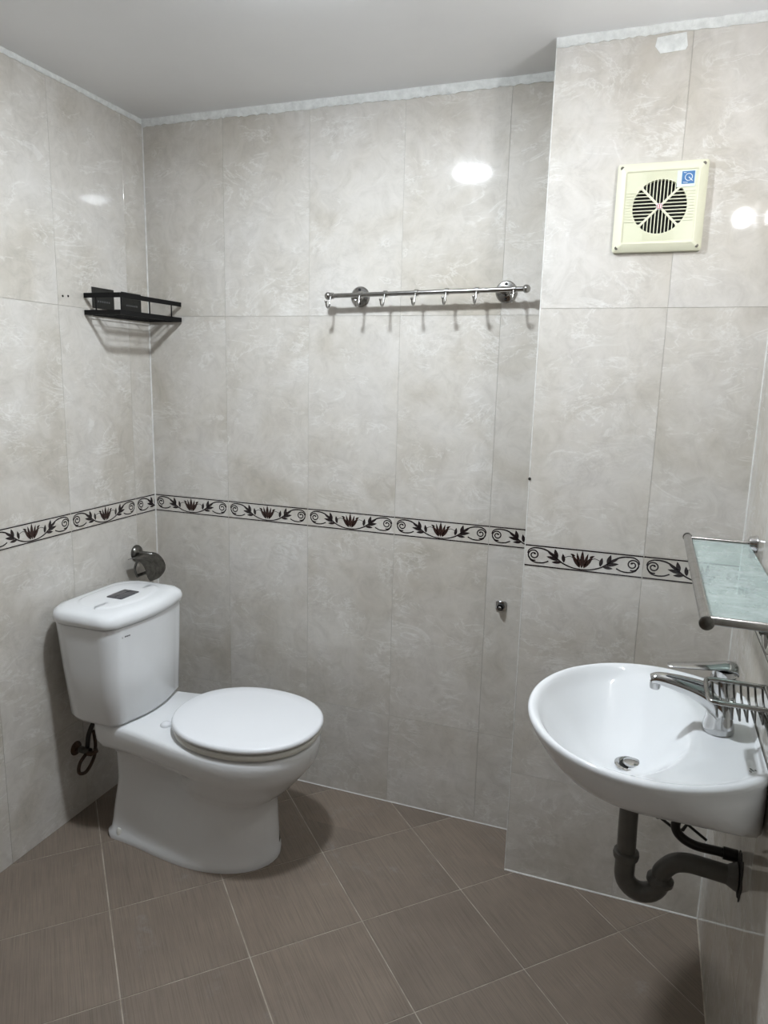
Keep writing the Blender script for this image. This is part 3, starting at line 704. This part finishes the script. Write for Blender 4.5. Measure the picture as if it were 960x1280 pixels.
obj('drain_gap', lathe(bmesh.new(), [(0.0215, 0.6722), (0.0215, 0.6735), (0, 0.6735)], 24, (PC[0], PC[1], 0)), M['dark'], dr)
obj('drain_plug', lathe(bmesh.new(), [(0.013, 0.674), (0.0175, 0.677), (0.0165, 0.681), (0.010, 0.6835), (0.0, 0.6842)], 24, (PC[0] + 0.002, PC[1], 0)), M['chrome'], dr, True, 40)
bm = bmesh.new(); zz = 0.752
tube(bm, [(1.744, SY - 0.012 + 0.024*k/6, 0.7475 + 0.0004*k) for k in range(7)], [0.001, 0.003, 0.0034, 0.0036, 0.0034, 0.003, 0.001], 8)
obj('overflow_slot', bm, M['screw'], sink, True)
bm = bmesh.new()
for k, (x, y, l) in enumerate(((1.838, -0.815, 0.012), (1.845, -0.818, 0.008), (1.836, -0.824, 0.006))):
    z = basin_z(x, y) + 0.0003; tube(bm, [(x, y, z), (x + l*0.4, y - l*0.7, z)], 0.0011, 6)
obj('basin_mark', bm, M['greyink'], sink)

# ------------------------------------------------------------------ faucet
fc = thing('faucet', 'chrome single-lever mixer tap on the wash basin', 'faucet', (1.797, SY, 0.7772))
bm = lathe(bmesh.new(), [(0.027, 0.0), (0.0285, 0.003), (0.0275, 0.014), (0.0245, 0.026), (0.0235, 0.045), (0.024, 0.075), (0.0245, 0.098), (0.0235, 0.108), (0.020, 0.111)], 32)
obj('body', bm, M['chrome'], fc, True, 45)
sp = smooth_path([(0.004, 0, 0.052), (-0.014, 0, 0.062), (-0.040, 0, 0.073), (-0.075, 0, 0.081), (-0.110, 0, 0.085), (-0.124, 0, 0.081)], 6)
rsp = [0.0125 + 0.026 * (1 - i / (len(sp) - 1)) ** 1.5 for i in range(len(sp))]
obj('spout', tube(bmesh.new(), sp, rsp, 18, flat=0.8), M['chrome'], fc, True, 50)
obj('aerator', lathe(bmesh.new(), [(0.009, 0.0), (0.010, 0.004), (0.010, 0.014)], 18, (-0.117, 0, 0.064)), M['chrome'], fc, True, 40)
bm = bmesh.new(); L = []
for x, z, hw, th in ((0.022, 0.122, 0.020, 0.020), (0.018, 0.127, 0.0215, 0.018), (0.0, 0.129, 0.022, 0.014), (-0.03, 0.124, 0.020, 0.009), (-0.065, 0.119, 0.017, 0.007), (-0.090, 0.116, 0.013, 0.006), (-0.099, 0.115, 0.008, 0.004)):
    L.append([Vector((x, hw*cos(2*pi*k/16), z + th/2*sin(2*pi*k/16))) for k in range(16)])
loft(bm, L); hd = obj('lever', bm, M['chrome'], fc, True, 50)
obj('lever_neck', lathe(bmesh.new(), [(0.0195, 0.108), (0.021, 0.112), (0.021, 0.122)], 24), M['chrome'], fc, True, 40)
obj('temperature_dot', lathe(bmesh.new(), [(0.003, -0.0015), (0.003, 0.0), (0.001, 0.0004)], 10, (0.023, -0.004, 0.121), 'X'), M['red'], hd)

# ------------------------------------------------------------------ wire soap basket on the right wall
sb = thing('soap_basket', 'chrome wire soap basket on the wall beside the tap', 'soap dish', (0, 0, 0))
zc_ = 0.900; xa, xb2, ya, yb2 = 1.760, XR - 0.008, -0.848, -0.748
fr = smooth_path([(xb2, yb2, zc_), (1.80, yb2, zc_), (xa + 0.012, yb2, zc_), (xa, yb2 - 0.012, zc_), (xa, ya + 0.012, zc_), (xa + 0.012, ya, zc_), (1.80, ya, zc_), (xb2, ya, zc_)], 5)
obj('rim', tube(bmesh.new(), fr, 0.0042, 10), M['steel'], sb, True)
for k in range(8):
    x = 1.771 + k * 0.0115
    obj('wire', tube(bmesh.new(), smooth_path([(x, yb2, zc_), (x + 0.003, yb2 - 0.012, 0.874), (x + 0.006, -0.785, 0.866), (x + 0.006, -0.822, 0.866), (x + 0.003, ya + 0.008, 0.874), (x, ya, zc_)], 4), 0.0019, 8), M['darksteel'], sb, True)
obj('wall_bar', tube(bmesh.new(), [(xb2, yb2, zc_), (xb2, ya, zc_)], 0.0042, 10), M['steel'], sb, True, 40)
obj('strut', tube(bmesh.new(), smooth_path([(1.838, ya + 0.004, zc_ - 0.006), (1.848, -0.838, 0.875), (1.858, -0.835, 0.850), (XR - 0.004, -0.835, 0.834)], 5), 0.0045, 8), M['darksteel'], sb, True)
obj('wall_plate', box(bmesh.new(), XR - 0.0055, XR - 0.0005, -0.850, -0.746, 0.893, 0.908, 0.002), M['steel'], sb)

# ------------------------------------------------------------------ glass shelf
gs = thing('glass_shelf', 'pale green glass shelf with a steel rail on the right wall', 'shelf', (0, 0, 0))
gz = 1.083; rx = 1.727; y0s, y1s = -1.003, -0.392
obj('front_rail', tube(bmesh.new(), [(rx, y0s, gz), (rx, y1s, gz)], 0.0085, 18), M['steel'], gs, True, 40)
obj('rail_cap', lathe(bmesh.new(), [(0.0085, 0.0), (0.0105, 0.0), (0.0105, -0.004), (0.008, -0.006), (0, -0.006)], 20, (rx, y0s, gz), 'Y'), M['darksteel'], gs, True, 40)
obj('rail_cap', lathe(bmesh.new(), [(0.0085, 0.0), (0.0098, 0.0), (0.0098, 0.004), (0.008, 0.006), (0, 0.006)], 20, (rx, y1s, gz), 'Y'), M['steel'], gs, True, 40)
obj('end_arm', tube(bmesh.new(), [(rx + 0.004, y1s - 0.012, gz + 0.001), (XR - 0.014, y1s - 0.012, gz + 0.001)], 0.0042, 10), M['steel'], gs, True, 40)
obj('end_arm', tube(bmesh.new(), [(rx + 0.006, y0s + 0.013, gz), (XR - 0.012, y0s + 0.013, gz)], 0.0068, 12), M['steel'], gs, True, 40)
for y in (y1s - 0.012, y0s + 0.013):
    bk = obj('bracket', lathe(bmesh.new(), [(0.019, 0.0), (0.019, -0.004), (0.0165, -0.008), (0.0155, -0.016), (0.006, -0.018)], 24, (XR - 0.0005, y, gz), 'X'), M['chrome'], gs, True, 40)
    obj('bracket_foot', box(bmesh.new(), XR - 0.015, XR - 0.003, y - 0.013, y + 0.013, gz - 0.034, gz - 0.015, 0.004, 2), M['chrome'], bk, True, 40)
obj('glass_pane', box(bmesh.new(), rx + 0.008, XR - 0.016, y0s + 0.022, y1s - 0.022, gz - 0.0045, gz + 0.0005, 0.001), M['glass'], gs)

# ------------------------------------------------------------------ small wire cup basket under the glass shelf
wb = thing('wire_cup_holder', 'small dark wire holder hanging under the near end of the glass shelf', 'holder', (0, 0, 0))
yh0, yh1 = -0.965, -0.905
obj('rim', tube(bmesh.new(), [(1.803, yh0, 1.066), (1.86, yh0, 1.066), (1.86, yh1, 1.066), (1.803, yh1, 1.066), (1.803, yh0, 1.066)], 0.0022, 8), M['darksteel'], wb, True, 40)
for k in range(5):
    x = 1.806 + k * 0.013
    for y in (yh0, yh1):
        obj('wire', tube(bmesh.new(), [(x, y, 1.0755), (x + 0.001, y, 1.052), (x + 0.014, y, 1.022)] if k else [(x, y, 1.0755), (x + 0.030, y, 1.020)], 0.0014, 6), M['darksteel'], wb, True, 40)
obj('lower_ring', tube(bmesh.new(), [(1.820, yh0, 1.046), (1.86, yh0, 1.046), (1.86, yh1, 1.046), (1.820, yh1, 1.046), (1.820, yh0, 1.046)], 0.0017, 8), M['darksteel'], wb, True, 40)

# ------------------------------------------------------------------ drain trap under the basin
tp = thing('drain_trap', 'dark grey plastic P-trap drain pipe under the wash basin', 'pipe', (0, 0, 0))
def cyl_on(name, prof, o, ax, m, par, n=24): return obj(name, lathe(bmesh.new(), prof, n, o, ax), m, par, True, 40)
px = 1.656; pr = 0.0183
obj('tailpiece', tube(bmesh.new(), [(px - 0.001, SY, 0.6475), (px, SY, 0.55), (px + 0.002, SY, 0.478)], pr, 20), M['pvc'], tp, True, 40)
cyl_on('slip_nut', [(0.018, -0.009), (0.0245, -0.007), (0.0258, 0.0), (0.0245, 0.006), (0.0185, 0.008)], (px + 0.002, SY, 0.478), 'Z', M['pvc'], tp)
ub = [(px + 0.002, SY, 0.476)] + [(1.692 - 0.034*cos(pi*k/14), SY, 0.436 - 0.035*sin(pi*k/14)) for k in range(0, 15)]
obj('u_bend', tube(bmesh.new(), ub, pr*1.08, 20), M['pvc'], tp, True, 40)
e_ = Vector(ub[-1]); d_ = (Vector(ub[-1]) - Vector(ub[-2])).normalized()
nb = [e_ - d_*0.006, e_ - d_*0.002, e_ + d_*0.006, e_ + d_*0.012]
obj('slip_nut', tube(bmesh.new(), nb, [0.0198, 0.0262, 0.0262, 0.0190], 20), M['pvc'], tp, True, 40)
s_ = e_ + d_*0.008
arm = smooth_path([s_, s_ + d_*0.014, (s_.x + 0.020, SY, 0.481), (s_.x + 0.045, SY, 0.489), (s_.x + 0.075, SY, 0.488), (1.846, SY, 0.484)], 6)
obj('outlet_arm', tube(bmesh.new(), arm, pr, 20), M['pvc'], tp, True, 40)
cyl_on('wall_flange', [(0.0175, -0.024), (0.0185, -0.022), (0.026, -0.008), (0.027, -0.004), (0.020, -0.002)], (XR, SY, 0.484), 'X', M['pvc'], tp)
# broken hole in the tiles around the drain outlet
def blob(name, cy, cz, ry, rz_, th, m, seed, par=wall_right):
    rnd = random.Random(seed); bm = bmesh.new(); n = 26
    ring = [(cy + ry*cos(2*pi*k/n)*(0.8 + 0.4*rnd.random()), cz + rz_*sin(2*pi*k/n)*(0.8 + 0.4*rnd.random())) for k in range(n)]
    a = [bm.verts.new((XR + 0.001, y, z)) for y, z in ring]; b = [bm.verts.new((XR - th, cy + (y - cy)*0.94, cz + (z - cz)*0.94)) for y, z in ring]
    for k in range(n): bm.faces.new([a[k], a[(k+1) % n], b[(k+1) % n], b[k]])
    bm.faces.new(b); return obj(name, bm, m, par)
blob('broken_hole', -0.693, 0.492, 0.040, 0.048, 0.0016, M['hole'], 9)

# supply hose and pop-up linkage
hs = thing('supply_hose', 'black flexible water hose looped under the wash basin', 'hose', (0, 0, -0.015))
hy = -0.640
obj('hose', tube(bmesh.new(), smooth_path([(XR - 0.001, hy - 0.005, 0.5155), (1.83, hy - 0.005, 0.517), (1.785, hy - 0.005, 0.519), (1.757, hy, 0.530), (1.747, hy, 0.551), (1.757, hy, 0.575), (1.785, hy + 0.01, 0.580), (1.82, hy + 0.015, 0.577), (1.846, hy + 0.02, 0.575)], 7), 0.0092, 12), M['rubber'], hs, True)
obj('ferrule', tube(bmesh.new(), [(1.838, hy - 0.005, 0.5165), (XR - 0.001, hy - 0.005, 0.5155)], 0.0125, 14), M['rubber'], hs, True, 40)
obj('coupling', tube(bmesh.new(), [(1.834, hy + 0.018, 0.575), (1.852, hy + 0.02, 0.574)], 0.0125, 8), M['darksteel'], hs, True, 40)
vh = thing('angle_valve', 'dark angle valve on the wall under the wash basin', 'valve', (0, 0, -0.008))
obj('body', tube(bmesh.new(), [(1.848, hy + 0.02, 0.574), (XR - 0.001, hy + 0.02, 0.574)], 0.011, 14), M['darksteel'], vh, True, 40)
obj('handle', box(bmesh.new(), 1.838, 1.852, hy + 0.008, hy + 0.034, 0.550, 0.562, 0.003, 2), M['darksteel'], vh)
pl = thing('popup_linkage', 'thin dark pop-up drain rods crossing under the wash basin', 'drain rod', (0, 0, -0.030))
py_ = -0.598
obj('pivot_rod', tube(bmesh.new(), [(1.672, SY + 0.022, 0.640), (1.712, py_, 0.605), (1.760, py_, 0.556), (1.812, py_, 0.521)], 0.0030, 8), M['rubber'], pl, True, 40)
obj('strap', tube(bmesh.new(), [(1.788, py_, 0.568), (1.776, py_, 0.553), (1.764, py_, 0.532), (1.752, py_, 0.529), (1.716, py_, 0.552)], 0.0032, 8), M['rubber'], pl, True, 40)
obj('clip', ball(bmesh.new(), (1.715, py_, 0.5525), 0.0068), M['rubber'], pl, True)
obj('lift_rod', tube(bmesh.new(), [(1.765, py_, 0.575), (1.772, py_, 0.545), (1.766, py_, 0.531)], 0.0028, 8), M['rubber'], pl, True, 40)

# chip in the duct corner
obj('chip', ball(bmesh.new(), (XB + 0.001, YB - 0.0005, 1.160), 0.004, 8), M['hole'], wall_duct)
